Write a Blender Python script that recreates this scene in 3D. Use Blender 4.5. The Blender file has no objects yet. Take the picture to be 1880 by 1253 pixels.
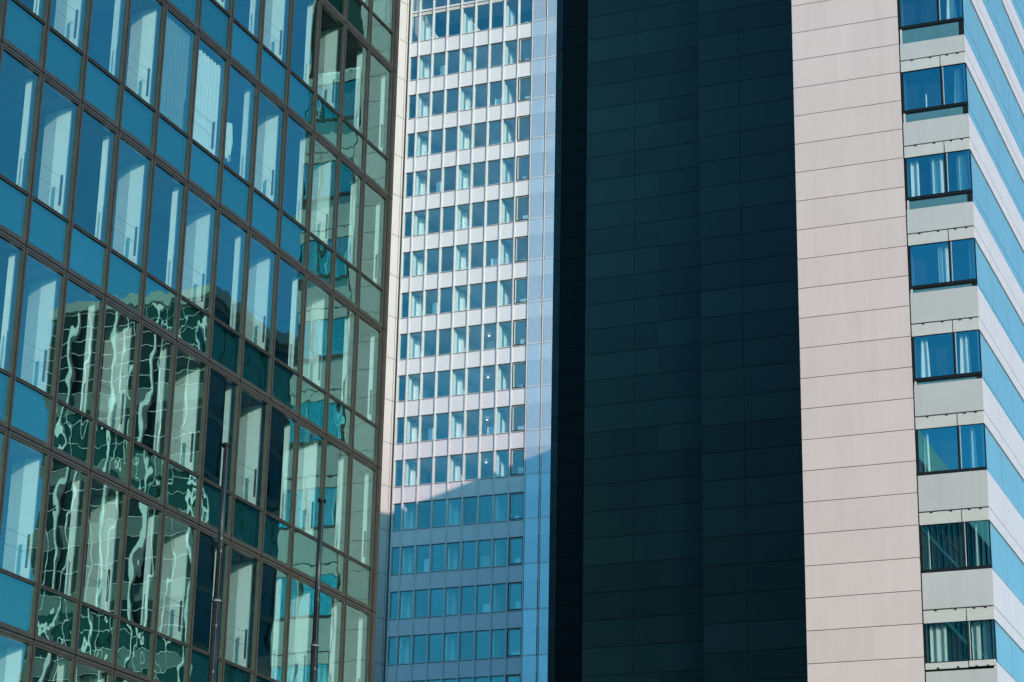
import bpy, math, random
from mathutils import Matrix, Vector
random.seed(7)
SC = bpy.context.scene
COL = SC.collection

# ------------------------------------------------------------------ camera, sky, sun, exposure
CAMH = 1.7
FPX, CXP, CYP = 4244.33, 940.0, 626.5            # focal length and centre of the 1880 px wide photograph
PITCH, ROLL, HEAD = math.radians(19.57152525), math.radians(1.16090637), math.radians(22.52400168)
fw = Vector((math.cos(HEAD)*math.cos(PITCH), math.sin(HEAD)*math.cos(PITCH), math.sin(PITCH)))
rt = Vector((math.sin(HEAD), -math.cos(HEAD), 0))
up = rt.cross(fw)
RT = rt*math.cos(ROLL) + up*math.sin(ROLL)
UP = -rt*math.sin(ROLL) + up*math.cos(ROLL)
cam = bpy.data.cameras.new('camera')
cam.sensor_width = 36.0
cam.lens = FPX*36.0/1880.0
cam.clip_start, cam.clip_end = 0.5, 5000
camo = bpy.data.objects.new('camera', cam)
COL.objects.link(camo)
camo.matrix_world = Matrix(((RT.x, UP.x, -fw.x, 0), (RT.y, UP.y, -fw.y, 0), (RT.z, UP.z, -fw.z, CAMH), (0, 0, 0, 1)))
SC.camera = camo

SUN_A, SUN_E = math.radians(53), math.radians(13)    # angle from -X towards -Y, height
sv = Vector((-math.cos(SUN_E)*math.cos(SUN_A), -math.cos(SUN_E)*math.sin(SUN_A), math.sin(SUN_E)))
w = bpy.data.worlds.new('World'); SC.world = w; w.use_nodes = True
nt = w.node_tree
sky = nt.nodes.new('ShaderNodeTexSky'); sky.sky_type = 'NISHITA'; sky.sun_disc = False
sky.sun_elevation = SUN_E; sky.sun_rotation = math.atan2(sv.x, sv.y)
sky.air_density = 1.0; sky.dust_density = 2.0; sky.ozone_density = 3.0
bg = nt.nodes['Background']; bg.inputs['Strength'].default_value = 0.15
tint = nt.nodes.new('ShaderNodeVectorMath'); tint.operation = 'MULTIPLY'; tint.inputs[1].default_value = (0.37, 1.00, 1.22)
nt.links.new(sky.outputs[0], tint.inputs[0]); nt.links.new(tint.outputs[0], bg.inputs['Color'])
sl = bpy.data.lights.new('sun', 'SUN'); sl.energy = 2.3; sl.angle = math.radians(0.5); sl.color = (1.0, 0.82, 0.72)
so = bpy.data.objects.new('sun', sl); COL.objects.link(so)
so.rotation_euler = sv.to_track_quat('Z', 'Y').to_euler()
so.location = (0, 0, 120)
vs = SC.view_settings
vs.view_transform = 'Standard'; vs.look = 'None'; vs.gamma = 1.0; vs.exposure = 0.9; vs.use_curve_mapping = False
SC.cycles.caustics_reflective = False; SC.cycles.caustics_refractive = False
SC.cycles.max_bounces = 10; SC.cycles.transparent_max_bounces = 24; SC.cycles.sample_clamp_indirect = 4.0

# ------------------------------------------------------------------ helpers
class MB:
    """collects boxes, quads and tubes, then links them as one mesh object"""
    def __init__(s): s.v = []; s.f = []; s.m = []
    def quad(s, a, b, c, d, m=0):
        n = len(s.v); s.v += [a, b, c, d]; s.f.append((n, n+1, n+2, n+3)); s.m.append(m)
    def poly(s, pts, m=0):
        n = len(s.v); s.v += list(pts); s.f.append(tuple(range(n, n+len(pts)))); s.m.append(m)
    def box(s, x0, x1, y0, y1, z0, z1, m=0):
        n = len(s.v)
        s.v += [(x0, y0, z0), (x1, y0, z0), (x1, y1, z0), (x0, y1, z0), (x0, y0, z1), (x1, y0, z1), (x1, y1, z1), (x0, y1, z1)]
        for f in ((0, 3, 2, 1), (4, 5, 6, 7), (0, 1, 5, 4), (1, 2, 6, 5), (2, 3, 7, 6), (3, 0, 4, 7)):
            s.f.append(tuple(n+i for i in f)); s.m.append(m)
    def prism(s, pts, z0, z1, m=0):
        n = len(s.v); k = len(pts)
        s.v += [(x, y, z0) for x, y in pts] + [(x, y, z1) for x, y in pts]
        s.f.append(tuple(n+k-1-i for i in range(k))); s.m.append(m)
        s.f.append(tuple(n+k+i for i in range(k))); s.m.append(m)
        for i in range(k):
            j = (i+1) % k
            s.f.append((n+i, n+j, n+k+j, n+k+i)); s.m.append(m)
    def tube(s, p, q, r0, r1=None, n=12, m=0):
        r1 = r0 if r1 is None else r1
        p, q = Vector(p), Vector(q); d = (q-p).normalized()
        a = d.orthogonal().normalized(); b = d.cross(a); k = len(s.v)
        for c, r in ((p, r0), (q, r1)):
            for i in range(n):
                t = 2*math.pi*i/n; s.v.append(tuple(c + a*(r*math.cos(t)) + b*(r*math.sin(t))))
        for i in range(n):
            j = (i+1) % n; s.f.append((k+i, k+j, k+n+j, k+n+i)); s.m.append(m)
        s.f.append(tuple(k+n-1-i for i in range(n))); s.m.append(m)
        s.f.append(tuple(k+n+i for i in range(n))); s.m.append(m)
    def mesh(s, name, mats):
        me = bpy.data.meshes.new(name); me.from_pydata(s.v, [], s.f)
        for x in (mats if isinstance(mats, (list, tuple)) else [mats]): me.materials.append(x)
        me.polygons.foreach_set('material_index', s.m); me.update()
        return me
    def build(s, name, mats, parent=None, loc=None):
        return put(name, s.mesh(name, mats), parent, loc)

def put(name, me, parent=None, loc=None):
    o = bpy.data.objects.new(name, me); COL.objects.link(o)
    if parent is not None:
        o.parent = parent
    if loc is not None: o.location = loc
    return o

def thing(name, label, cat, loc=(0, 0, 0), group=None):
    o = bpy.data.objects.new(name, None); COL.objects.link(o); o.location = loc
    o['label'] = label; o['category'] = cat; o['kind'] = 'thing'
    if group: o['group'] = group
    return o

def rel(root, *p): return (p[0]-root.location.x, p[1]-root.location.y, p[2]-root.location.z)

def px(x, y, z):
    """photo pixel (1880 wide) of a world point"""
    P = Vector((x, y, z-CAMH)); d = P.dot(fw)
    if d <= 0.1: return (-9999, -9999)
    return (CXP + FPX*P.dot(RT)/d, CYP - FPX*P.dot(UP)/d)

# ------------------------------------------------------------------ materials
def nodes(name):
    m = bpy.data.materials.new(name); m.use_nodes = True
    t = m.node_tree; t.nodes.clear()
    out = t.nodes.new('ShaderNodeOutputMaterial')
    return m, t, out

def N(t, kind, **kw):
    n = t.nodes.new(kind)
    for k, v in kw.items():
        if k in n.inputs.keys(): n.inputs[k].default_value = v
        else: setattr(n, k, v)
    return n

def solid(name, col, rough=0.6, spec=0.4, metal=0.0, var=0.08, scale=3.0, bump=0.0, bscale=60.0):
    """plain painted or mineral surface with a faint mottling"""
    m, t, out = nodes(name)
    b = N(t, 'ShaderNodeBsdfPrincipled', Roughness=rough, Metallic=metal)
    b.inputs['Specular IOR Level'].default_value = spec
    tc = N(t, 'ShaderNodeTexCoord')
    no = N(t, 'ShaderNodeTexNoise', Scale=scale, Detail=5.0)
    t.links.new(tc.outputs['Object'], no.inputs['Vector'])
    mr = N(t, 'ShaderNodeMapRange'); mr.inputs['To Min'].default_value = 1-var; mr.inputs['To Max'].default_value = 1+var
    mr.inputs['From Min'].default_value = 0.3; mr.inputs['From Max'].default_value = 0.7
    t.links.new(no.outputs['Fac'], mr.inputs['Value'])
    mx = N(t, 'ShaderNodeVectorMath', operation='SCALE'); mx.inputs[0].default_value = col
    t.links.new(mr.outputs[0], mx.inputs['Scale'])
    t.links.new(mx.outputs[0], b.inputs['Base Color'])
    if bump:
        n2 = N(t, 'ShaderNodeTexNoise', Scale=bscale, Detail=4.0)
        t.links.new(tc.outputs['Object'], n2.inputs['Vector'])
        bp = N(t, 'ShaderNodeBump', Strength=bump, Distance=0.01)
        t.links.new(n2.outputs['Fac'], bp.inputs['Height']); t.links.new(bp.outputs[0], b.inputs['Normal'])
    t.links.new(b.outputs[0], out.inputs[0])
    return m

def panel_mat(name, col, rough, z0, dz, var=0.03, spec=0.3, axis_cut=None, streak=0.05, mott=0.03):
    """cladding: every course of panels a slightly different tone, faint rain streaks"""
    m, t, out = nodes(name)
    b = N(t, 'ShaderNodeBsdfPrincipled', Roughness=rough)
    b.inputs['Specular IOR Level'].default_value = spec
    ge = N(t, 'ShaderNodeNewGeometry')
    sp = N(t, 'ShaderNodeSeparateXYZ'); t.links.new(ge.outputs['Position'], sp.inputs[0])
    a = N(t, 'ShaderNodeMath', operation='SUBTRACT'); a.inputs[1].default_value = z0; t.links.new(sp.outputs['Z'], a.inputs[0])
    d = N(t, 'ShaderNodeMath', operation='DIVIDE'); d.inputs[1].default_value = dz; t.links.new(a.outputs[0], d.inputs[0])
    fl = N(t, 'ShaderNodeMath', operation='FLOOR'); t.links.new(d.outputs[0], fl.inputs[0])
    g = N(t, 'ShaderNodeMath', operation='GREATER_THAN'); g.inputs[1].default_value = axis_cut if axis_cut is not None else 1e6
    t.links.new(sp.outputs['Y'], g.inputs[0])
    cb = N(t, 'ShaderNodeCombineXYZ'); t.links.new(fl.outputs[0], cb.inputs[0]); t.links.new(g.outputs[0], cb.inputs[1])
    wn = N(t, 'ShaderNodeTexWhiteNoise', noise_dimensions='3D'); t.links.new(cb.outputs[0], wn.inputs['Vector'])
    mp = N(t, 'ShaderNodeMapping'); mp.inputs['Scale'].default_value = (4, 4, 0.25)
    t.links.new(ge.outputs['Position'], mp.inputs['Vector'])
    no = N(t, 'ShaderNodeTexNoise', Scale=1.0, Detail=4.0); t.links.new(mp.outputs[0], no.inputs['Vector'])
    n2 = N(t, 'ShaderNodeTexNoise', Scale=0.7, Detail=6.0); t.links.new(ge.outputs['Position'], n2.inputs['Vector'])
    def amp(sock, k):
        x = N(t, 'ShaderNodeMath', operation='MULTIPLY_ADD'); x.inputs[1].default_value = 2*k; x.inputs[2].default_value = -k
        t.links.new(sock, x.inputs[0]); return x.outputs[0]
    s1 = N(t, 'ShaderNodeMath', operation='ADD'); t.links.new(amp(wn.outputs['Value'], var), s1.inputs[0]); t.links.new(amp(no.outputs['Fac'], streak), s1.inputs[1])
    s2 = N(t, 'ShaderNodeMath', operation='ADD'); t.links.new(s1.outputs[0], s2.inputs[0]); t.links.new(amp(n2.outputs['Fac'], mott), s2.inputs[1])
    s3 = N(t, 'ShaderNodeMath', operation='ADD'); s3.inputs[1].default_value = 1.0; t.links.new(s2.outputs[0], s3.inputs[0])
    mx = N(t, 'ShaderNodeVectorMath', operation='SCALE'); mx.inputs[0].default_value = col
    t.links.new(s3.outputs[0], mx.inputs['Scale']); t.links.new(mx.outputs[0], b.inputs['Base Color'])
    t.links.new(b.outputs[0], out.inputs[0])
    return m

def glass(name, trans, refl, f0, wave, scale=1.3, tilt=0.002, rough=0.0, f1=1.0, stretch=(1, 1, 0.7), diff=None, dfac=0.0):
    """coated glazing: tinted see-through body, mirror coat; float-glass waviness bends the mirror normal,
    a little differently in every pane"""
    m, t, out = nodes(name)
    ge = N(t, 'ShaderNodeNewGeometry'); tc = N(t, 'ShaderNodeTexCoord'); oi = N(t, 'ShaderNodeObjectInfo')
    sc = N(t, 'ShaderNodeVectorMath', operation='SCALE'); sc.inputs['Scale'].default_value = 1.0
    cb = N(t, 'ShaderNodeCombineXYZ')
    k = N(t, 'ShaderNodeMath', operation='MULTIPLY'); k.inputs[1].default_value = 91.7; t.links.new(oi.outputs['Random'], k.inputs[0])
    for i in range(3): t.links.new(k.outputs[0], cb.inputs[i])
    mp = N(t, 'ShaderNodeMapping'); mp.inputs['Scale'].default_value = stretch; t.links.new(tc.outputs['Object'], mp.inputs['Vector'])
    ad = N(t, 'ShaderNodeVectorMath', operation='ADD'); t.links.new(mp.outputs[0], ad.inputs[0]); t.links.new(cb.outputs[0], ad.inputs[1])
    no = N(t, 'ShaderNodeTexNoise', Scale=scale, Detail=2.0, Roughness=0.45); t.links.new(ad.outputs[0], no.inputs['Vector'])
    sb = N(t, 'ShaderNodeVectorMath', operation='SUBTRACT'); sb.inputs[1].default_value = (0.5, 0.5, 0.5); t.links.new(no.outputs['Color'], sb.inputs[0])
    sw = N(t, 'ShaderNodeVectorMath', operation='SCALE'); sw.inputs['Scale'].default_value = wave; t.links.new(sb.outputs[0], sw.inputs[0])
    wn = N(t, 'ShaderNodeTexWhiteNoise', noise_dimensions='1D'); t.links.new(k.outputs[0], wn.inputs['W'])
    s2 = N(t, 'ShaderNodeVectorMath', operation='SUBTRACT'); s2.inputs[1].default_value = (0.5, 0.5, 0.5); t.links.new(wn.outputs['Color'], s2.inputs[0])
    s3 = N(t, 'ShaderNodeVectorMath', operation='SCALE'); s3.inputs['Scale'].default_value = tilt; t.links.new(s2.outputs[0], s3.inputs[0])
    a1 = N(t, 'ShaderNodeVectorMath', operation='ADD'); t.links.new(ge.outputs['Normal'], a1.inputs[0]); t.links.new(sw.outputs[0], a1.inputs[1])
    a2 = N(t, 'ShaderNodeVectorMath', operation='ADD'); t.links.new(a1.outputs[0], a2.inputs[0]); t.links.new(s3.outputs[0], a2.inputs[1])
    nm = N(t, 'ShaderNodeVectorMath', operation='NORMALIZE'); t.links.new(a2.outputs[0], nm.inputs[0])
    tr = N(t, 'ShaderNodeBsdfTransparent', Color=(*trans, 1)); gl = N(t, 'ShaderNodeBsdfGlossy', Color=(*refl, 1), Roughness=rough)
    t.links.new(nm.outputs[0], gl.inputs['Normal'])
    body = tr
    if diff is not None:
        df = N(t, 'ShaderNodeBsdfDiffuse', Color=(*diff, 1)); mb = N(t, 'ShaderNodeMixShader'); mb.inputs[0].default_value = dfac
        t.links.new(tr.outputs[0], mb.inputs[1]); t.links.new(df.outputs[0], mb.inputs[2]); body = mb
    lw = N(t, 'ShaderNodeLayerWeight', Blend=0.5)
    pw = N(t, 'ShaderNodeMath', operation='POWER'); pw.inputs[1].default_value = 4.0; t.links.new(lw.outputs['Facing'], pw.inputs[0])
    mr = N(t, 'ShaderNodeMapRange'); mr.inputs['To Min'].default_value = f0; mr.inputs['To Max'].default_value = f1; t.links.new(pw.outputs[0], mr.inputs['Value'])
    pr = N(t, 'ShaderNodeMath', operation='MULTIPLY_ADD'); pr.inputs[1].default_value = 0.24; pr.inputs[2].default_value = 0.88; t.links.new(wn.outputs['Value'], pr.inputs[0])
    pm = N(t, 'ShaderNodeMath', operation='MULTIPLY', use_clamp=True); t.links.new(mr.outputs[0], pm.inputs[0]); t.links.new(pr.outputs[0], pm.inputs[1])
    mx = N(t, 'ShaderNodeMixShader'); t.links.new(pm.outputs[0], mx.inputs[0]); t.links.new(body.outputs[0], mx.inputs[1]); t.links.new(gl.outputs[0], mx.inputs[2])
    t.links.new(mx.outputs[0], out.inputs[0])
    return m

def curtain_mat(name, col):
    m, t, out = nodes(name)
    b = N(t, 'ShaderNodeBsdfDiffuse', Color=(*col, 1)); tl = N(t, 'ShaderNodeBsdfTranslucent', Color=(*col, 1))
    mx = N(t, 'ShaderNodeMixShader'); mx.inputs[0].default_value = 0.25
    t.links.new(b.outputs[0], mx.inputs[1]); t.links.new(tl.outputs[0], mx.inputs[2]); t.links.new(mx.outputs[0], out.inputs[0])
    return m

def emit(name, col, s):
    m, t, out = nodes(name)
    e = N(t, 'ShaderNodeEmission', Color=(*col, 1), Strength=s); t.links.new(e.outputs[0], out.inputs[0]); return m

D0 = 75.4                      # distance of the stone tower's front plane
PAN = 0.015032*D0              # height of one cladding course
ZC0 = CAMH + 0.52943*D0        # one course joint
M = {}
M['bronze'] = solid('bronze_aluminium', (0.068, 0.053, 0.040), rough=0.34, spec=0.5, metal=0.5, var=0.2, scale=2.0)
M['gasket'] = solid('black_gasket', (0.008, 0.008, 0.008), rough=0.8, spec=0.1)
M['pane'] = glass('tinted_window_glass', (0.78, 0.95, 0.93), (0.50, 0.95, 0.86), 0.29, 0.011, scale=1.2, tilt=0.003)
M['spanglass'] = glass('tinted_spandrel_glass', (0.42, 0.90, 0.86), (0.50, 0.95, 0.84), 0.33, 0.018, scale=2.0, tilt=0.005)
M['outerpane'] = glass('dark_outer_glass', (0.5, 0.7, 0.7), (0.30, 0.6, 0.6), 0.12, 0.006, f1=0.25)
M['backing'] = solid('spandrel_backing', (0.016, 0.030, 0.028), rough=0.8, var=0.05)
M['white'] = solid('white_plaster', (0.82, 0.82, 0.80), rough=0.8, spec=0.2, var=0.03)
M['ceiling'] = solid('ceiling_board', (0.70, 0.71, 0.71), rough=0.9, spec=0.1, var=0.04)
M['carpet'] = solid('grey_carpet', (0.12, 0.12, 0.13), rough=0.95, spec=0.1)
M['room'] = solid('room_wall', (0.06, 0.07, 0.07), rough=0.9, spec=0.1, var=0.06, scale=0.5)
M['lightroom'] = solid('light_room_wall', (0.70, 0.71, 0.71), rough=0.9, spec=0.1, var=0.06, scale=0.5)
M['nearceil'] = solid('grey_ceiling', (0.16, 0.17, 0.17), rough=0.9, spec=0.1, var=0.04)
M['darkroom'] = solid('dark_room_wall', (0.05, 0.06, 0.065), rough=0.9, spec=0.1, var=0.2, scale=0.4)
M['steel'] = solid('dark_steel', (0.05, 0.06, 0.06), rough=0.4, spec=0.5)
M['blind'] = solid('white_blind_fabric', (0.66, 0.64, 0.62), rough=0.9, spec=0.1, var=0.03)
M['blindgrey'] = solid('grey_blind_fabric', (0.16, 0.20, 0.20), rough=0.9, spec=0.1, var=0.1, scale=1.0)
M['stone'] = panel_mat('pale_cladding_panel', (0.525, 0.390, 0.372), 0.62, ZC0, PAN, var=0.03, streak=0.07, mott=0.05, axis_cut=17.9)
M['dark'] = panel_mat('shade_dark_cladding', (0.021, 0.036, 0.031), 0.42, ZC0, PAN, var=0.25, spec=0.3, axis_cut=29.0, streak=0.12, mott=0.10)  # base colour darkened to carry the deep shade on the set-back walls
M['darkest'] = panel_mat('recess_shade_cladding', (0.006, 0.008, 0.007), 0.6, ZC0, PAN, var=0.06, spec=0.15, streak=0.06, mott=0.1)  # occlusion of the deep recess put into the colour, darker still
M['joint'] = solid('joint_sealant', (0.02, 0.02, 0.02), rough=0.9, spec=0.1)
M['greypanel'] = panel_mat('grey_glass_panel', (0.415, 0.365, 0.345), 0.25, ZC0+0.7, 0.04507*D0, var=0.03, spec=0.5, streak=0.06, mott=0.08)
M['frosted'] = solid('fritted_glass_strip', (0.46, 0.40, 0.365), rough=0.25, spec=0.5, var=0.03)
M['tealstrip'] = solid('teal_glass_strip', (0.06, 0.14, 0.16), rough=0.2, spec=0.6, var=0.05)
M['baypane'] = glass('bay_window_glass', (0.80, 0.93, 0.93), (0.20, 0.82, 0.92), 0.28, 0.003, scale=0.7, tilt=0.003)
M['curtain'] = curtain_mat('curtain_fabric', (0.75, 0.75, 0.70))
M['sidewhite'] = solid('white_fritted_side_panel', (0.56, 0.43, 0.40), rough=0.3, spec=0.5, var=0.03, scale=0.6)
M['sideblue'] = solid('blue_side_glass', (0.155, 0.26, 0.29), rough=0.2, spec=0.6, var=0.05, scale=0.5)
M['whitemetal'] = solid('white_enamel_panel', (0.595, 0.515, 0.515), rough=0.4, spec=0.4, var=0.02, scale=0.3)
M['pier'] = solid('white_pier_panel', (0.47, 0.40, 0.39), rough=0.5, spec=0.3, var=0.02, scale=0.3)
M['fin'] = solid('pale_grey_aluminium_fin', (0.54, 0.47, 0.46), rough=0.4, spec=0.5, var=0.03)
M['towerpane'] = glass('tower_window_glass', (0.85, 0.96, 0.95), (0.40, 1.0, 0.95), 0.25, 0.006, scale=0.8, tilt=0.004)
M['screen'] = glass('pale_glass_screen', (0.85, 0.94, 0.95), (0.8, 0.96, 0.95), 0.32, 0.03, scale=0.7, tilt=0.01, diff=(0.70, 0.66, 0.66), dfac=0.46)
M['black'] = solid('black_window_frame', (0.005, 0.005, 0.005), rough=0.5, spec=0.25)
M['lamp'] = emit('lamp_glow', (0.85, 0.97, 1.0), 1.6)
M['asphalt'] = solid('asphalt', (0.05, 0.05, 0.052), rough=0.9, spec=0.2, var=0.2, scale=0.4, bump=0.3)
M['paving'] = solid('paving_stone', (0.24, 0.23, 0.22), rough=0.85, spec=0.2, var=0.1, scale=0.8)
M['kerb'] = solid('kerb_stone', (0.35, 0.34, 0.33), rough=0.8, spec=0.2)
M['concrete'] = solid('pale_concrete', (0.42, 0.41, 0.39), rough=0.85, spec=0.2, var=0.08, scale=0.3)
M['darkglass'] = glass('dark_block_glass', (0.10, 0.20, 0.20), (0.3, 0.45, 0.45), 0.03, 0.006, f1=0.25, diff=(0.006, 0.018, 0.017), dfac=0.9)
M['sideglass'] = glass('shaded_block_glass', (0.10, 0.20, 0.20), (0.3, 0.5, 0.55), 0.06, 0.006, f1=0.3, diff=(0.010, 0.050, 0.055), dfac=0.9)
M['whitebar'] = solid('white_glazing_bar', (0.88, 0.80, 0.75), rough=0.5, spec=0.4)
M['greyband'] = solid('grey_block_band', (0.11, 0.13, 0.12), rough=0.6, spec=0.3)
M['pole'] = solid('dark_painted_steel', (0.018, 0.016, 0.014), rough=0.35, spec=0.6, var=0.35, scale=3.0)
M['clip'] = solid('galvanised_clip', (0.16, 0.16, 0.155), rough=0.5, metal=0.3)

# ------------------------------------------------------------------ ground
g = MB(); g.quad((-900, -900, 0), (1500, -900, 0), (1500, 1200, 0), (-900, 1200, 0))
o = g.build('ground', M['paving']); o['kind'] = 'structure'
g = MB(); g.quad((-300, -8, 0.004), (700, -8, 0.004), (700, 9, 0.004), (-300, 9, 0.004))
for x in range(-120, 300, 6): g.quad((x, 0.4, 0.009), (x+3, 0.4, 0.009), (x+3, 0.55, 0.009), (x, 0.55, 0.009), 1)
o = g.build('road', [M['asphalt'], M['whitebar']]); o['kind'] = 'structure'
g = MB(); g.box(-300, 700, 9.0, 9.3, -0.2, 0.13); g.box(-300, 700, -8.3, -8.0, -0.2, 0.13)
o = g.build('kerb', M['kerb']); o['kind'] = 'structure'

# ------------------------------------------------------------------ 1. bronze-framed glass office building (left)
YL = 0.36*D0                                    # 27.144 facade plane
BX, SH = 0.05859*YL, 0.15085*YL                 # bay width, storey height
X0 = 1.3535*YL                                  # mullion axis 0
ZR = CAMH + 1.1239*YL                           # main line of row 0
def mulx(i): return X0 + BX*i
def mainz(k): return ZR - SH*k                  # k grows downwards
root = thing('glass_office_building', 'glass office block with bronze frames, teal panes and white columns inside, leftmost of the buildings', 'building', (mulx(0), YL, 0))
FW, GP, REC = 0.058, 0.050, 0.040               # frame width, black gap, glass recess
half = BX/2
def ring(mb, w, z0, z1, fb, ft, fs=FW, d0=0.0, d1=0.16, m=0):
    """rectangular frame of four members, outer face at y=d0; local x in [-w, w]"""
    mb.box(-w, -w+fs, d0, d1, z0, z1, m); mb.box(w-fs, w, d0, d1, z0, z1, m)
    mb.box(-w+fs, w-fs, d0+0.004, d1, z0, z0+fb, m); mb.box(-w+fs, w-fs, d0+0.004, d1, z1-ft, z1, m)
WI = half - GP/2
SPH = 1.15                                      # spandrel unit height
# local z=0 at the main line (bottom of spandrel); window hangs between the sill transom and next main line
a = MB(); ring(a, WI, 0.012, SPH, 0.105, 0.030)
a.box(-WI+FW, WI-FW, 0.02, 0.03, 0.06, 0.066, 0)
a.box(-WI+FW+0.05, WI-FW-0.05, 0.15, 0.17, 0.10, SPH-0.02, 1)
me_sp = a.mesh('spandrel', [M['bronze'], M['backing']])
a = MB(); ring(a, WI, SPH+0.006, SH-0.012, 0.036, 0.120)
a.box(-WI+FW, WI-FW, -0.012, 0.004, SH-0.085, SH-0.075, 0)
a.box(-WI+FW, WI-FW, -0.012, 0.03, SPH+0.008, SPH+0.022, 0)
for sx in (-0.42, 0.02, 0.44): a.box(sx, sx+0.03, -0.016, 0.0, SPH+0.012, SPH+0.03, 0)
me_win = a.mesh('window', M['bronze'])
a = MB(); a.quad((-WI+FW, REC, 0.115), (WI-FW, REC, 0.115), (WI-FW, REC, SPH-0.03), (-WI+FW, REC, SPH-0.03)); me_spp = a.mesh('spandrel_pane', M['spanglass'])
a = MB(); a.quad((-WI+FW, REC, SPH+0.045), (WI-FW, REC, SPH+0.045), (WI-FW, REC, SH-0.14), (-WI+FW, REC, SH-0.14)); me_wp = a.mesh('window_pane', M['pane'])
I0, I1, K0, K1 = -36, 12, -1, 9
merged = MB()
def cell_visible(i, k):
    for fx in (0, 0.5, 1):
        for fz in (0, 0.25, 0.5, 0.75, 1):
            X, Y = px(mulx(i+fx), YL, mainz(k)+fz*SH)
            if -25 < X < 1905 and -25 < Y < 1278: return True
    return False
VIS = [(i, k) for k in range(K0, K1) for i in range(I0, I1) if cell_visible(i, k)]
def sub_visible(i, k, za, zb):
    for fx in (0.05, 0.5, 0.95):
        for z in (za, (za+zb)/2, zb):
            X, Y = px(mulx(i+fx), YL, mainz(k)+z)
            if -2 < X < 1882 and -2 < Y < 1255: return True
    return False
for k in range(K0, K1):
    for i in range(I0, I1):
        c = rel(root, mulx(i)+half, YL, mainz(k))
        s_v, w_v = sub_visible(i, k, 0.13, SPH-0.03), sub_visible(i, k, SPH+0.05, SH-0.14)
        for vis, mf, mp_, nm in ((s_v, me_sp, me_spp, 'spandrel'), (w_v, me_win, me_wp, 'window')):
            if vis:
                f = put(nm, mf, root, c); put('pane', mp_, f)
            else:
                cx_, cz_ = mulx(i)+half, mainz(k)
                n = len(merged.v)
                for mesh_, mi in ((mf, 0), (mp_, 1)):
                    n = len(merged.v)
                    merged.v += [(v.co.x+cx_-root.location.x, v.co.y, v.co.z+cz_) for v in mesh_.vertices]
                    for p in mesh_.polygons:
                        merged.f.append(tuple(n+j for j in p.vertices)); merged.m.append(mi if not (mesh_ is me_sp and p.material_index == 1) else 2)
merged.build('outer_curtain_wall', [M['bronze'], M['outerpane'], M['backing']], root)
ztop, zbot = mainz(K0)+SH, mainz(K1-1)
for i in range(-2, I1+1):
    m_ = MB(); m_.box(-GP/2, GP/2, 0.055, 0.20, zbot, ztop)
    m_.build('mullion', M['gasket'], root, rel(root, mulx(i), YL, 0))
for k in range(-1, 7):
    m_ = MB(); m_.box(mulx(-2)-mulx(0), mulx(I1)-mulx(0)-0.03, 0.055, 0.14, -0.012, 0.012)
    m_.build('transom_gap', M['gasket'], root, rel(root, mulx(0), YL, mainz(k)))
# corner post at the far end
m_ = MB(); m_.box(GP/2, 0.27, -0.02, 0.35, zbot, ztop, 0); m_.box(0.08, 0.10, -0.022, 0.0, zbot, ztop, 1)
for k in range(K0, K1): m_.box(GP/2, 0.275, -0.024, 0.1, mainz(k)-ZR+ZR-0.012, mainz(k)+0.012, 1)
m_.build('corner_post', [M['bronze'], M['gasket']], root, rel(root, mulx(I1), YL, 0))
# rooms behind the glass
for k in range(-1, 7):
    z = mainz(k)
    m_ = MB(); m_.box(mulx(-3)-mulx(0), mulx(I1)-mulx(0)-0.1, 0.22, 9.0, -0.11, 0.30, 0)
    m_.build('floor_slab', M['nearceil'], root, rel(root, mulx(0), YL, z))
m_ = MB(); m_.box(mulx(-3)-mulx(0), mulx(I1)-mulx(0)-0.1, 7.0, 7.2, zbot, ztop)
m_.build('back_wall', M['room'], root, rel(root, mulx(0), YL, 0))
colw = MB(); colw.prism([(0.0, 0.20), (0.36, 0.20), (0.36, 1.05), (0.13, 1.02), (0.0, 0.62)], 0.30, SH-0.112)
me_col = colw.mesh('column', M['white'])
pil = MB(); pil.box(0.0, 0.30, 0.20, 0.40, 0.30, SH-0.112); me_pil = pil.mesh('pilaster', M['white'])
rl = MB(); rl.box(-0.045, 0.0, 0.11, 0.15, SPH+0.30, SPH+1.02)
for zz in (0.95, 0.62): rl.tube((-BX+0.12, 0.13, SPH+zz), (-0.02, 0.13, SPH+zz), 0.004, n=6)
rl.box(-BX+0.12, -BX+0.135, 0.12, 0.14, SPH+0.05, SPH+0.97)
me_rail = rl.mesh('railing', M['steel'])
for (i, k) in VIS:
    c = rel(root, mulx(i+1), YL, mainz(k))
    if (i+1) % 2 == 0:
        put('column', me_col, root, (c[0]-0.02, c[1], c[2])); put('railing', me_rail, root, (c[0]-0.30, c[1], c[2]))
    else:
        put('pilaster', me_pil, root, (c[0]-0.02, c[1], c[2]))
# blinds drawn in a few bays: (bay, row of the window)
def blind(i, k, mat, zig=False):
    b_ = MB(); n = 16; w0, w1 = -half+0.09, half-0.10
    for j in range(n):
        xa, xb = w0+(w1-w0)*j/n, w0+(w1-w0)*(j+1)/n
        d = 0.004 if j % 2 else -0.004
        top = SH-0.30 if zig else SH-0.16
        b_.box(xa, xb, 0.17+d, 0.175+d, SPH+0.06, top-(0.03 if j % 2 else 0))
    b_.build('blind', mat, root, rel(root, mulx(i)+half, YL, mainz(k)))
blind(5, 2, M['blind'], True); blind(4, 2, M['blindgrey']); blind(11, 0, M['blindgrey'])
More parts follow.
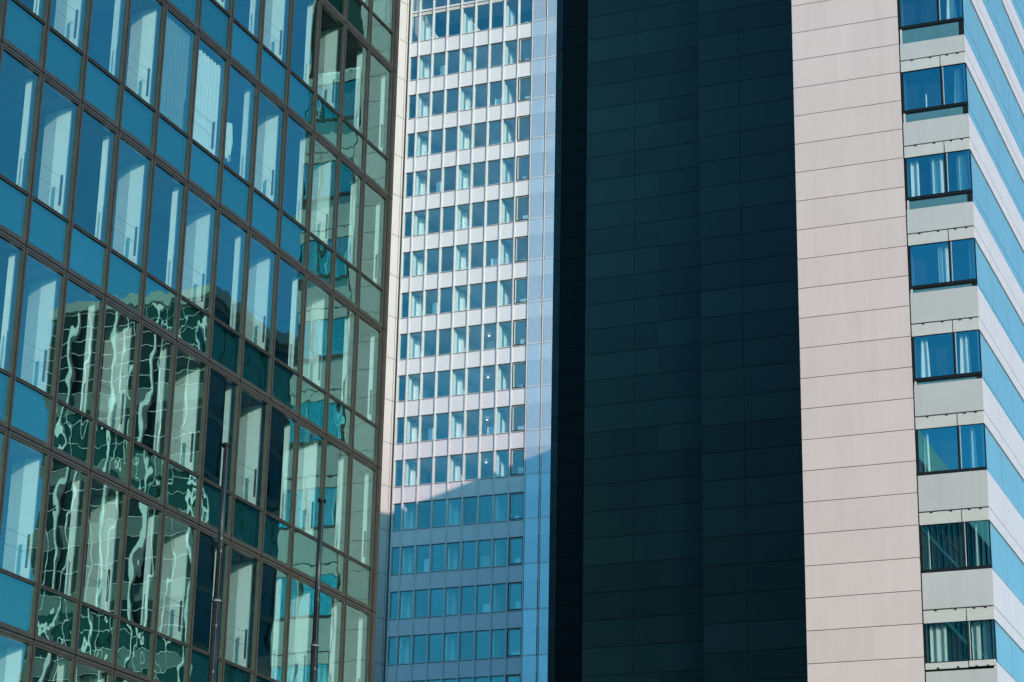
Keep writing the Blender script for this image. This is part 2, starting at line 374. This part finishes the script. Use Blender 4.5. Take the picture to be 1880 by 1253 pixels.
# plain body: roof, far end wall, back
m_ = MB()
zt = ztop
m_.box(mulx(I0)-mulx(0), mulx(I1)-mulx(0)+0.2, 0.25, 30, zt, zt+2.0)
m_.build('roof', M['concrete'], root, rel(root, mulx(0), YL, 0))
m_ = MB(); m_.box(mulx(I1)-mulx(0)-0.05, mulx(I1)-mulx(0)+0.2, 0.36, 30, 0, zt)
m_.build('end_wall', M['steel'], root, rel(root, mulx(0), YL, 0))
m_ = MB(); m_.box(mulx(I0)-mulx(0), mulx(I1)-mulx(0)-0.06, 29.7, 30, 0, zt); m_.box(mulx(I0)-mulx(0), mulx(I0)-mulx(0)+0.3, 0.25, 29.7, 0, zt)
m_.box(mulx(I0)-mulx(0)+0.3, mulx(-3)-mulx(0)-0.01, 0.9, 1.1, 0, zt)
m_.box(mulx(I0)-mulx(0)+0.3, mulx(I1)-mulx(0)-0.06, 0.1, 0.4, 0, zbot)
m_.build('rear_wall', M['darkroom'], root, rel(root, mulx(0), YL, 0))

# ------------------------------------------------------------------ 2. stone-clad tower (right)
tw = thing('clad_tower', 'tower with tall dark panel walls, a pale panelled wall and a stack of bay windows', 'building', (D0, 0.2*D0, 0))
ZTOP = CAMH + 0.7347*D0 - 0.3; ZHI = CAMH + 0.82*D0
def course_wall(name, xf, y0, y1, mat, depth, z1=ZTOP, joints=(), label=None, gap=0.022):
    """wall of stacked cladding panels with open joints; y0 < y1"""
    b_ = MB(); n0 = -int((ZC0)/PAN)
    ys = [y0] + sorted(joints) + [y1]
    z = ZC0 + n0*PAN
    while z < z1:
        for ya, yb in zip(ys[:-1], ys[1:]):
            ja = gap/3 if ya != y0 else 0; jb = gap/3 if yb != y1 else 0
            b_.box(xf, xf+0.06, ya+ja, yb-jb, max(0, z+gap/2), min(z1, z+PAN-gap/2), 0)
        z += PAN
    b_.box(xf+0.03, xf+depth, y0+0.004, y1-0.004, 0, z1-0.01, 1)
    # left and right returns of the block
    o_ = b_.build(name, [mat, M['joint']], tw, (-tw.location.x, -tw.location.y, 0))
    if label: o_['label'] = label
    return o_
YC = 0.1831*D0; YB = 0.2148*D0; YA = 0.2679*D0
course_wall('wall', D0, YB+0.02, YA, M['stone'], 12.0, z1=ZHI, label='sunlit pale panelled wall')
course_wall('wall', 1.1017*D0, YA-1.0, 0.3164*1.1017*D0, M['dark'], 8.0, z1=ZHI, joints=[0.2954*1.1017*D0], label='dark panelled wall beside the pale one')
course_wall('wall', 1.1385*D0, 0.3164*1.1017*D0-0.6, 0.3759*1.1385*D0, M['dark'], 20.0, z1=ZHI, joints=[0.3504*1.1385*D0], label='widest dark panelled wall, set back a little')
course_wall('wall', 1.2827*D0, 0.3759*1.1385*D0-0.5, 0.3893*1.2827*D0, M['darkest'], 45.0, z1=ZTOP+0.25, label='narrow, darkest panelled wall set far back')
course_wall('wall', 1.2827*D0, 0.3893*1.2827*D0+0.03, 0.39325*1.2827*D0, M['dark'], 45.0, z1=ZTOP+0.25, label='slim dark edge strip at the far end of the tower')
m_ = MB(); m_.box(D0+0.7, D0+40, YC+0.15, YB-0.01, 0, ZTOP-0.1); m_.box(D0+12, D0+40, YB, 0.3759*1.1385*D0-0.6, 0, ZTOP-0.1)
# ---- stack of bay windows
STO = 0.04507*D0
YJ = 0.19535*D0
sill_px = [0.52289, 0.47806, 0.43291, 0.38803, 0.34266, 0.29761, 0.25242, 0.21057]
teal_bot = [0.51399, 0.47229, 0.42712, 0.38502, 0.33998, None, None, None]
wtop = [0.54415, 0.49902, 0.45385, 0.40888, 0.36362, 0.31863, 0.27356, 0.22860]
bolt = [0.54997+0.0, 0.5049, 0.4599, 0.4148, 0.3697, 0.3246, 0.2795, 0.2346, 0.1895]
LO = (-tw.location.x, -tw.location.y, 0)
def Z(r): return CAMH + r*D0
G2 = 0.016
def curtain(y0, y1, z0, z1, x, amp, n, gather=0.0, taper=0.0):
    b_ = MB(); P = []
    for j in range(n+1):
        f = j/n; yy = y0+(y1-y0)*f
        P.append((x+amp*math.sin(f*n*0.9+y0), yy))
    for j in range(n):
        (xa, ya), (xb, yb) = P[j], P[j+1]
        k0 = taper*(0.5-(j/n)); k1 = taper*(0.5-((j+1)/n))
        b_.quad((xa, ya, z0), (xb, yb, z0), (xb, yb+k1, z1), (xa, ya+k0, z1))
    return b_.build('curtain', M['curtain'], tw, LO)
rndc = random.Random(11)
rows_def = list(range(8))
for r in rows_def:
    zb_, zs, zw = Z(bolt[r]), Z(sill_px[r]), Z(wtop[r])
    znb = Z(bolt[r+1])
    # upper fritted strips with the bolt line
    b_ = MB()
    b_.box(D0-0.03, D0+0.05, YC+G2, YJ-G2, zw, zb_-0.025); b_.box(D0-0.03, D0+0.05, YJ+G2, YB-0.03, zw, zb_-0.025)
    for yy in (YC+0.28, YC+0.66, YJ+0.35, YJ+1.02): b_.box(D0-0.04, D0-0.02, yy-0.04, yy+0.04, zb_-0.065, zb_-0.02, 1)
    b_.build('fritted_strip', [M['frosted'], M['black']], tw, LO)
    # window: black frame with two panes
    b_ = MB()
    fs = 0.05
    zsl = zs-0.0
    b_.box(D0-0.02, D0+0.10, YC+0.004, YB-0.006, zsl-0.07, zsl+0.045, 0)
    b_.box(D0+0.0, D0+0.10, YC+0.01, YC+0.04, zsl+0.045, zw-0.01, 0); b_.box(D0+0.0, D0+0.10, YB-0.09, YB-0.006, zsl+0.045, zw-0.01, 0)
    b_.box(D0-0.005, D0+0.10, YJ-0.032, YJ+0.032, zsl+0.045, zw-0.01, 0)
    b_.box(D0+0.012, D0+0.03, YJ-0.085, YJ-0.065, zsl+0.045, zw-0.01, 1)
    b_.box(D0+0.02, D0+0.10, YC+0.04, YB-0.09, zw-0.012, zw+0.0, 0)
    wo = b_.build('window', [M['black'], M['frosted']], tw, LO)
    for ya, yb in ((YC+0.04, YJ-0.032), (YJ+0.032, YB-0.09)):
        p_ = MB(); p_.quad((0, ya, zsl+0.04), (0, ya, zw), (0, yb, zw), (0, yb, zsl+0.04))
        p_.build('pane', M['baypane'], wo, (D0+0.03, 0, 0))
    # teal strip under the sill, then the grey panel
    top = zsl-0.07
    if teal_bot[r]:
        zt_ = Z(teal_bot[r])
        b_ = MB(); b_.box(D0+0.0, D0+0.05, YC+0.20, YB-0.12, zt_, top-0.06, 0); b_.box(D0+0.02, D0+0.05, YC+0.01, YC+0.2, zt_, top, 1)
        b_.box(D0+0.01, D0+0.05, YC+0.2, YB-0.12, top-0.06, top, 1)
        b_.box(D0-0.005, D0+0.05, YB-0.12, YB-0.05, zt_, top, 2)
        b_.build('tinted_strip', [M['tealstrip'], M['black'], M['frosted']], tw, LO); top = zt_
    if r == 7:
        b_ = MB(); zf = Z(0.2095); b_.box(D0-0.03, D0+0.05, YC+G2, YJ-G2, zf-0.10, zf+0.10); b_.box(D0-0.03, D0+0.05, YJ+G2, YB-0.03, zf-0.12, zf+0.09)
        for yy in (YC+0.28, YC+0.66, YJ+0.35, YJ+1.02): b_.box(D0-0.04, D0-0.02, yy-0.04, yy+0.04, zf-0.13, zf-0.07, 1)
        b_.build('fritted_strip', [M['frosted'], M['black']], tw, LO); top = zf-0.19
    b_ = MB(); b_.box(D0-0.025, D0+0.05, YC+0.004, YB-0.03, znb+0.02, top-0.006)
    b_.build('spandrel', M['greypanel'], tw, LO)
    # room behind
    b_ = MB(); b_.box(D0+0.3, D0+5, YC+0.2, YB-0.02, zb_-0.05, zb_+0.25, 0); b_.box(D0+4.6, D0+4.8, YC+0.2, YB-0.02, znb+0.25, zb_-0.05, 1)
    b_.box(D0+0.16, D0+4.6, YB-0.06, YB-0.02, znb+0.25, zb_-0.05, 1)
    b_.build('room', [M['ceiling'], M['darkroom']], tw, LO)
cur = {0: [(YC+0.30, YC+0.68, 0.15)], 1: [(YC+0.22, YC+0.55, 0.12)], 2: [(YC+0.08, YC+0.60, 0.0), (YJ+0.15, YJ+0.60, 0.0), (YB-0.45, YB-0.16, 0.0)],
       3: [(YC+0.10, YC+0.32, 0.0), (YJ+0.10, YJ+0.46, 0.0)], 4: [(YC+0.42, YC+0.80, 0.1), (YB-0.55, YB-0.2, 0.12)], 5: [(YC+0.38, YC+0.62, 0.06), (YB-0.40, YB-0.2, 0.05)],
       6: [(YC+0.45, YC+0.62, 0.1), (YC+0.25, YC+0.38, 0.08), (YB-0.28, YB-0.18, 0.05)], 7: [(YC+0.22, YC+0.5, 0.0), (YC+0.55, YC+0.85, 0.0), (YB-0.7, YB-0.15, 0.0)]}
for r, lst in cur.items():
    for (ya, yb, tp) in lst: curtain(ya, yb, Z(sill_px[r])+0.03, Z(wtop[r])+0.02, D0+0.35, 0.045, max(6, int((yb-ya)/0.035)), taper=tp)
# dark joint beside the bay
b_ = MB(); b_.box(D0+0.04, D0+0.3, YB-0.03, YB+0.02, 0, ZTOP); b_.build('recessed_joint', M['black'], tw, LO)
# ---- side wall along the street, banded blue and white
XS1 = D0+60
for r in range(-3, 8):
    za = Z(bolt[1] - 0.04507*(r-1)); zb2 = za - STO      # from one bolt line to the next
    rr = min(max(r, 0), 7)
    off = 0.0
    zsill = Z(sill_px[rr]) + max(0, -r)*STO; zwt = Z(wtop[rr]) + max(0, -r)*STO
    ztl = (Z(teal_bot[rr]) if teal_bot[rr] else Z(sill_px[rr])-0.07) + max(0, -r)*STO
    b_ = MB()
    nseg = 20; seg = (XS1-D0)/nseg
    for s in range(nseg):
        xa, xb = D0+0.02+s*seg*1.0, D0+0.02+(s+1)*seg-0.02
        b_.box(xa, xb, YC, YC+0.10, zwt, za-0.012, 0)                       # white strip above the window
        b_.box(xa+0.02, xb-0.02, YC+0.035, YC+0.10, zsill-0.01, zwt-0.004, 1)               # window band
        b_.box(xa+0.02, xb-0.02, YC+0.035, YC+0.10, ztl, zsill-0.035, 1)                    # tinted strip
        b_.box(xa, xb, YC, YC+0.10, zb2+0.012, ztl-0.004, 0)                # spandrel
    b_.box(D0+0.06, XS1, YC+0.06, YC+0.14, zb2, za, 2)
    b_.build('side_band', [M['sidewhite'], M['sideblue'], M['joint']], tw, LO)
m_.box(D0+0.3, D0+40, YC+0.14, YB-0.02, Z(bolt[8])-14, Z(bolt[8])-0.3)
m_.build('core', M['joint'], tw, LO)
m_ = MB(); m_.box(D0+0.1, D0+12, YB+0.1, YA-0.1, ZHI-0.01, ZHI+0.3); m_.box(1.1017*D0+0.1, 1.1017*D0+8, YA-0.9, 0.3164*1.1017*D0-0.1, ZHI-0.01, ZHI+0.3)
m_.box(1.1385*D0+0.1, 1.1385*D0+20, 0.3164*1.1017*D0, 0.3759*1.1385*D0-0.1, ZHI-0.01, ZHI+0.3)
m_.box(D0+0.1, D0+58, YC+0.2, YB, ZTOP, ZTOP+0.3); m_.box(1.2827*D0+0.1, 1.2827*D0+44.9, 0.3759*1.1385*D0, 0.39325*1.2827*D0-0.1, ZTOP+0.2, ZTOP+0.26); m_.build('roof', M['concrete'], tw, LO)

# ------------------------------------------------------------------ 3. white office tower (middle, farther)
XW = 2*D0
wt = thing('white_office_tower', 'white office tower with window bands and pale vertical fins, standing farthest back', 'building', (XW, 0.44*XW, 0))
LW = (-wt.location.x, -wt.location.y, 0)
ST = 0.022313
NF = 17
finr = [0.4767, 0.4715, 0.46355, 0.45540, 0.44720, 0.43905, 0.43075, 0.42260, 0.41450, 0.40640, 0.39820, 0.39000]
FY = [f*XW for f in finr]
def WZ(r): return CAMH + r*XW
sillz = [0.5606 - ST*k for k in range(0, NF)]
HEADDROP = 0.0086
for k in range(NF):
    zs, zh = WZ(sillz[k]), WZ(sillz[k]-HEADDROP)           # top of spandrel band = sill of the windows above it
    b_ = MB(); b_.box(0, 0.25, FY[-1]-2, FY[0]+0.1, zh, zs-0.045, 0); b_.box(-0.03, 0.3, FY[9]+0.05, FY[0]+0.05, zs-0.04, zs, 1)
    b_.box(0.25, 9, FY[-1]-2, FY[0]+1, zh+0.05, zh+0.45, 2)
    b_.box(-0.035, 0.01, FY[-1]-2, FY[0]+0.1, zs-0.075, zs-0.04, 3); b_.box(-0.005, 0.01, FY[-1]-2, FY[0]+0.1, zh-0.05, zh-0.002, 3)
    b_.build('spandrel_band', [M['whitemetal'], M['fin'], M['ceiling'], M['steel']], wt, (XW+LW[0], LW[1], 0))
# windows, one object each; the row above spandrel k spans sill k to head k-1
def wmesh(yw, h, casement):
    b_ = MB(); p_ = MB()
    f = 0.09 if casement else 0.022
    dep = -0.02 if casement else 0.06
    for (a0, a1, c0, c1) in ((-yw, yw, 0, f), (-yw, yw, h-f, h), (-yw, -yw+f, f, h-f), (yw-f, yw, f, h-f)): b_.box(dep, 0.14, a0, a1, c0, c1, 0)
    if casement: b_.box(dep+0.02, 0.12, yw-f-0.05, yw-f, f, h-f, 1); b_.box(dep+0.02, 0.12, -yw+f, yw-f-0.05, h-f-0.04, h-f, 1)
    p_.quad((0.09, -yw+f, f), (0.09, -yw+f, h-f), (0.09, yw-f, h-f), (0.09, yw-f, f))
    return b_.mesh('window', [M['black'], M['frosted']] if casement else [M['fin'], M['fin']]), p_.mesh('pane', M['towerpane'])
cache = {}
far_v = MB()
hwin = (ST-HEADDROP)*XW
wcount = 0
order = []
for k in range(NF):
    for c in range(9):
        order.append((k, c))
for k, c in order:
    y1, y0 = FY[c]-0.03, FY[c+1]+0.03
    h = hwin if k > 0 else 0.0180*XW-0.06
    key = (c == 8 and k > 0, c == 0, k == 0)
    if key not in cache: cache[key] = wmesh((y1-y0)/2, h, key[0])
    z = WZ(sillz[k]); loc = (XW+LW[0], (y0+y1)/2+LW[1], z)
    small = (k == 0 and c != 8) or (c == 0) or (k == 1 and c != 8) or (k == 2 and c < 8) or (k == 3 and c < 4)
    if not small:
        f = put('casement' if key[0] else 'window', cache[key][0], wt, loc); put('pane', cache[key][1], f)
    else:
        for mi, me in enumerate(cache[key]):
            n = len(far_v.v)
            far_v.v += [(v.co.x+loc[0], v.co.y+loc[1], v.co.z+loc[2]) for v in me.vertices]
            for p in me.polygons: far_v.f.append(tuple(n+j for j in p.vertices)); far_v.m.append(mi)
o = far_v.build('upper_glazing', [M['fin'], M['towerpane']], wt); o['kind'] = 'stuff'
# transom bar and glazing of the tall top storey
b_ = MB(); zt_ = WZ(0.5788); b_.box(-0.02, 0.2, FY[9], FY[0], zt_-0.14, zt_+0.02, 0); b_.box(0.02, 0.15, FY[9], FY[0], zt_-0.45, zt_-0.2, 1)
b_.build('transom', [M['fin'], M['frosted']], wt, (XW+LW[0], LW[1], 0))
b_ = MB(); b_.quad((0.09, FY[9], zt_), (0.09, FY[9], zt_+3.4), (0.09, FY[0], zt_+3.4), (0.09, FY[0], zt_)); b_.build('top_glazing', M['towerpane'], wt, (XW+LW[0], LW[1], 0))
b_ = MB(); b_.box(0, 9, FY[-1]-2, FY[0]+1, zt_+3.4, zt_+12); b_.build('top_storey', M['whitemetal'], wt, (XW+LW[0], LW[1], 0))
for j, y in enumerate(FY):
    b_ = MB(); d = -0.10
    b_.box(d, 0.10, -0.045, 0.045, WZ(0.18), WZ(0.62), 0)
    b_.build('fin', M['fin'], wt, (XW+LW[0], y+LW[1], 0))
# glass screens over the last two columns
zs_ = [WZ(s) for s in sillz]
for k in range(NF):
    for c in (9, 10):
        y1, y0 = FY[c]-0.1, FY[c+1]+0.1
        zt2 = zs_[k-1] if k else zs_[0]+ST*XW*1.0
        b_ = MB(); b_.quad((0, y0-(y0+y1)/2, 0.02), (0, y0-(y0+y1)/2, zt2-zs_[k]-0.03), (0, y1-(y0+y1)/2, zt2-zs_[k]-0.03), (0, y1-(y0+y1)/2, 0.02))
        b_.build('glass_screen', M['screen'], wt, (XW-0.12+LW[0], (y0+y1)/2+LW[1], zs_[k]))
        b_ = MB(); b_.box(-0.14, -0.02, y0, y1, -0.05, 0.02); b_.build('screen_rail', M['fin'], wt, (XW+LW[0], LW[1], zs_[k]))
# splayed return at the left
yr = 0.4783*XW; xl, yl = XW-0.97*1.02, yr+0.31*1.02
b_ = MB()
for k in range(-2, NF+1):
    za, zb2 = WZ(0.5606-ST*k), WZ(0.5606-ST*(k+1))
    def q(t): return (xl+(XW-xl)*t, yl+(yr-yl)*t)
    (xa, ya), (xb, yb), (xc, yc) = q(0), q(0.80), q(0.84)
    b_.quad((xa, ya, zb2+0.02), (xb, yb, zb2+0.02), (xb, yb, za-0.02), (xa, ya, za-0.02), 0)
    (xd, yd) = q(1.0)
    b_.quad((xc, yc, zb2+0.02), (xd, yd, zb2+0.02), (xd, yd, za-0.02), (xc, yc, za-0.02), 0)
b_.quad((xl+0.03, yl+0.04, WZ(0.15)), (XW+0.03, yr+0.04, WZ(0.15)), (XW+0.03, yr+0.04, WZ(0.62)), (xl+0.03, yl+0.04, WZ(0.62)), 1)
b_.box(xl+0.02, XW+6, yl+0.06, yl+6, 0, WZ(0.62), 0)
b_.box(XW+0.02, XW+0.2, FY[0]+0.1, yr+0.1, 0, WZ(0.62), 1)
b_.build('splayed_pier', [M['pier'], M['steel']], wt, LW)
# rooms: partitions and back wall
for k in range(NF):
    zf, zc_ = zs_[k]-0.9, zs_[k]+hwin+0.02
    b_ = MB()
    for j, dep in ((1, 4.0), (4, 5.0), (7, 2.0)):
        b_.box(0.45, dep, FY[j]-0.06, FY[j]+0.06, zf, zc_-0.02)
        if j != 7: b_.box(1.3, 1.6, FY[j]-0.30, FY[j]-0.061, zf, zc_-0.02)
    b_.box(7.0, 7.2, FY[-1]-2, FY[0]+1, zf, zc_, 1)
    if k % 3 == 1: b_.box(0.5, 0.55, FY[2]-0.95, FY[2]-0.5, zf, zf+2.0)
    if k % 4 == 2: b_.box(0.4, 1.2, FY[6]-1.0, FY[6]-0.4, zf, zf+1.6)
    if k % 5 == 3: b_.box(2.5, 2.7, FY[5]-1.2, FY[5]-0.5, zf, zc_-0.5)
    b_.box(0.7+0.2*(k % 3), 0.75+0.2*(k % 3), FY[8]-0.5-0.1*(k % 4), FY[8]-0.2, zf, zf+1.4+0.2*(k % 3))
    b_.build('partition', [M['white'], M['lightroom']], wt, (XW+LW[0], LW[1], 0))
for k in (8, 9, 10, 11):
    b_ = MB(); b_.tube((2.2, FY[5]-0.85, zs_[k]+hwin-0.18), (2.2, FY[5]-0.85, zs_[k]+hwin-0.12), 0.08, n=12); b_.build('ceiling_lamp', M['lamp'], wt, (XW+LW[0], LW[1], 0))
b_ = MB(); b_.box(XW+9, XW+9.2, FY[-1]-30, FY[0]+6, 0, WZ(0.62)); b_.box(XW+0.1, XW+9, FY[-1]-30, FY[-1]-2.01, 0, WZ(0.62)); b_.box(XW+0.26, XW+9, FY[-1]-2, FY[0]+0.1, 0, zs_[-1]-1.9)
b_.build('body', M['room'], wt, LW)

# ------------------------------------------------------------------ 4. office block mirrored in the left building's glass
XF = 112.0; YF = 2*YL-0.5879*XF; ZF = CAMH+0.43*XF; WF = 0.098*XF
fb = thing('gridded_office_block', 'office block with pale window bars, seen only mirrored in the teal glass at lower left', 'building', (XF, YF-WF/2, 0))
LF = (-fb.location.x, -fb.location.y, 0)
b_ = MB(); b_.quad((XF+0.1, YF-WF, 0), (XF+0.1, YF-WF, ZF), (XF+0.1, YF, ZF), (XF+0.1, YF, 0)); b_.box(XF+0.6, XF+30, YF-WF+0.1, YF-0.1, 0, ZF-0.1, 1)
b_.quad((XF+0.1, YF-0.02, 0), (XF+0.1, YF-0.02, ZF), (XF+30, YF-0.02, ZF), (XF+30, YF-0.02, 0), 2)
b_.build('glazing', [M['darkglass'], M['darkroom'], M['sideglass']], fb, LF)
y = YF; j = 0; rf = random.Random(5)
while y > YF-WF-0.01:
    wd = rf.choice((0.14, 0.10, 0.09)) if j % 3 == 0 else rf.choice((0.03, 0.045, 0.03))
    b_ = MB(); b_.box(XF-0.15 if j % 3 == 0 else XF, XF+0.1, y-wd, y+wd, 0, ZF+0.3); b_.build('mullion', M['whitebar'], fb, LF)
    y -= rf.choice((0.7, 1.0, 1.45, 1.2)); j += 1
z = ZF-0.1; s = 0
while z > 2:
    top = z > ZF-5
    b_ = MB(); b_.box(XF-0.02, XF+0.09, YF-WF, YF, z-0.018, z+0.014, 0)
    if not top and s % 3 == 0: b_.box(XF+0.02, XF+0.085, YF-WF, YF, z-1.05, z-0.06, 1)
    b_.build('transom', [M['whitebar'], M['greyband']], fb, LF)
    z -= 0.85 if top else rf.choice((1.12, 1.6, 1.4)); s += 1
for k in range(int(ZF/3.4)):
    b_ = MB(); zz = ZF-3.4*k
    b_.box(XF+0.12, XF+30, YF-0.02, YF+0.05, zz-0.5, zz-0.1, 0)
    for m2 in range(12): b_.box(XF+0.2+2.5*m2, XF+0.4+2.5*m2, YF-0.02, YF+0.06, zz-3.4, zz-0.5, 1)
    b_.build('side_band', [M['greyband'], M['black']], fb, LF)
b_ = MB(); b_.box(XF-0.3, XF+30.2, YF-WF-0.2, YF+0.2, ZF+0.0, ZF+0.6); b_.build('roof', M['concrete'], fb, LF)

# ------------------------------------------------------------------ 5. flagpoles
def pole(x, y, ztop, label):
    t_ = thing('flagpole', label, 'flagpole', (x, y, 0), 'flagpoles before the glass building')
    b_ = MB(); h = ztop
    b_.tube((0, 0, 0), (0, 0, 0.5), 0.16, 0.10, n=20); b_.tube((0, 0, 0.5), (0, 0, h*0.8), 0.075, 0.062, n=20); b_.tube((0, 0, h*0.8), (0, 0, h-0.05), 0.05, 0.042, n=20)
    o_ = b_.build('shaft', M['pole'], t_)
    for p in o_.data.polygons: p.use_smooth = len(p.vertices) == 4
    b_ = MB(); b_.tube((0, 0, h-0.06), (0, 0, h-0.03), 0.062, 0.075, n=20); b_.tube((0, 0, h-0.03), (0, 0, h), 0.075, 0.07, n=20)
    b_.build('cap', M['black'], t_)
    b_ = MB()
    for zz in (h-1.55, h-1.75, h-2.9, h-3.6): b_.tube((-0.06, -0.05, zz), (-0.06, -0.05, zz+0.04), 0.014, n=8)
    for zz in (h-2.5, h-4.2): b_.tube((0, 0, zz), (0, 0, zz+0.025), 0.0745, n=16)
    b_.build('clip', M['clip'], t_)
    b_ = MB(); b_.tube((-0.075, -0.06, 1.0), (-0.06, -0.05, h-0.06), 0.006, n=6); b_.build('halyard', M['steel'], t_)
pole(30.0, 0.573*30.0, CAMH+0.347*30.0, 'dark flagpole before the glass building, the left one, its cap farther from the building corner')
pole(33.3, 0.5163*33.3, CAMH+0.3123*33.3, 'dark flagpole nearer the corner of the glass building, right of the other pole')

# ------------------------------------------------------------------ 6. small things seen through the glass
def spot(x, y, axis, c):
    """point where the sight line of a photo pixel meets the plane X=c (axis 0) or Y=c (axis 1)"""
    d = fw*FPX + RT*(x-CXP) + UP*(CYP-y)
    return Vector((0, 0, CAMH)) + d*(c/d[axis])
def lathe(prof, n=14):
    b_ = MB()
    for (r0, z0), (r1, z1) in zip(prof[:-1], prof[1:]):
        for i in range(n):
            a, c = 2*math.pi*i/n, 2*math.pi*(i+1)/n
            b_.quad((r0*math.cos(a), r0*math.sin(a), z0), (r0*math.cos(c), r0*math.sin(c), z0), (r1*math.cos(c), r1*math.sin(c), z1), (r1*math.cos(a), r1*math.sin(a), z1))
    return b_
M['red'] = solid('red_card', (0.45, 0.06, 0.03), rough=0.7)
p = spot(1701, 196, 0, D0+0.28)
t_ = lathe([(0.03, 0), (0.035, 0.05), (0.022, 0.12), (0.03, 0.5), (0.018, 0.62), (0.012, 0.66)]).build('vase', M['white'], None, (p.x, p.y, Z(sill_px[1])+0.045))
t_['label'] = 'slim white vase on the sill of the second bay window from the top'; t_['category'] = 'vase'
b_ = MB(); b_.box(-0.08, 0.08, -0.16, 0.16, 0, 0.17); b_.box(-0.085, 0.085, -0.165, 0.165, 0.17, 0.20, 1)
p = spot(1675, 1038, 0, D0+0.35)
t_ = b_.build('box', [M['red'], M['white']], None, (p.x, p.y, Z(sill_px[6])+0.045)); t_['label'] = 'small red box with pale lid low in a dark bay window'; t_['category'] = 'box'
p = spot(1826, 1208, 0, D0+0.22)
b_ = lathe([(0.05, 0), (0.06, 0.06), (0.03, 0.1), (0.055, 0.16), (0.02, 0.21), (0.04, 0.26), (0.008, 0.34), (0.006, 0.42)])
t_ = b_.build('figurine', M['white'], None, (p.x, YC+0.16, Z(0.2095)+0.10)); t_['label'] = 'little white figurine in the corner of the lowest bay window'; t_['category'] = 'figurine'
# pale coat hanging behind the glass
p0, p1 = spot(421, 228, 1, YL+0.45), spot(424, 300, 1, YL+0.45)
b_ = MB(); n = 12; H_ = p0.z-p1.z
for j in range(n):
    for side in (0, 1):
        a0, a1 = j/n, (j+1)/n
        def pt(a, f):
            wv = 0.20*(0.55+0.45*math.sin(math.pi*min(1, f*1.3)))*(1+0.25*f); fold = 0.02*math.sin(a*20+f*3)
            return ((a-0.5)*2*wv+0.02*f, (0.06+fold)*math.sin(math.pi*a)*(1 if side else -1), -f*H_*(0.93+0.07*math.sin(a*9)))
        for q_ in range(8):
            f0, f1 = q_/8, (q_+1)/8
            b_.quad(pt(a0, f0), pt(a1, f0), pt(a1, f1), pt(a0, f1))
t_ = b_.build('coat', M['curtain'], None, (p0.x, p0.y, p0.z)); t_['label'] = 'pale coat hanging behind a teal pane right of the white blind'; t_['category'] = 'coat'
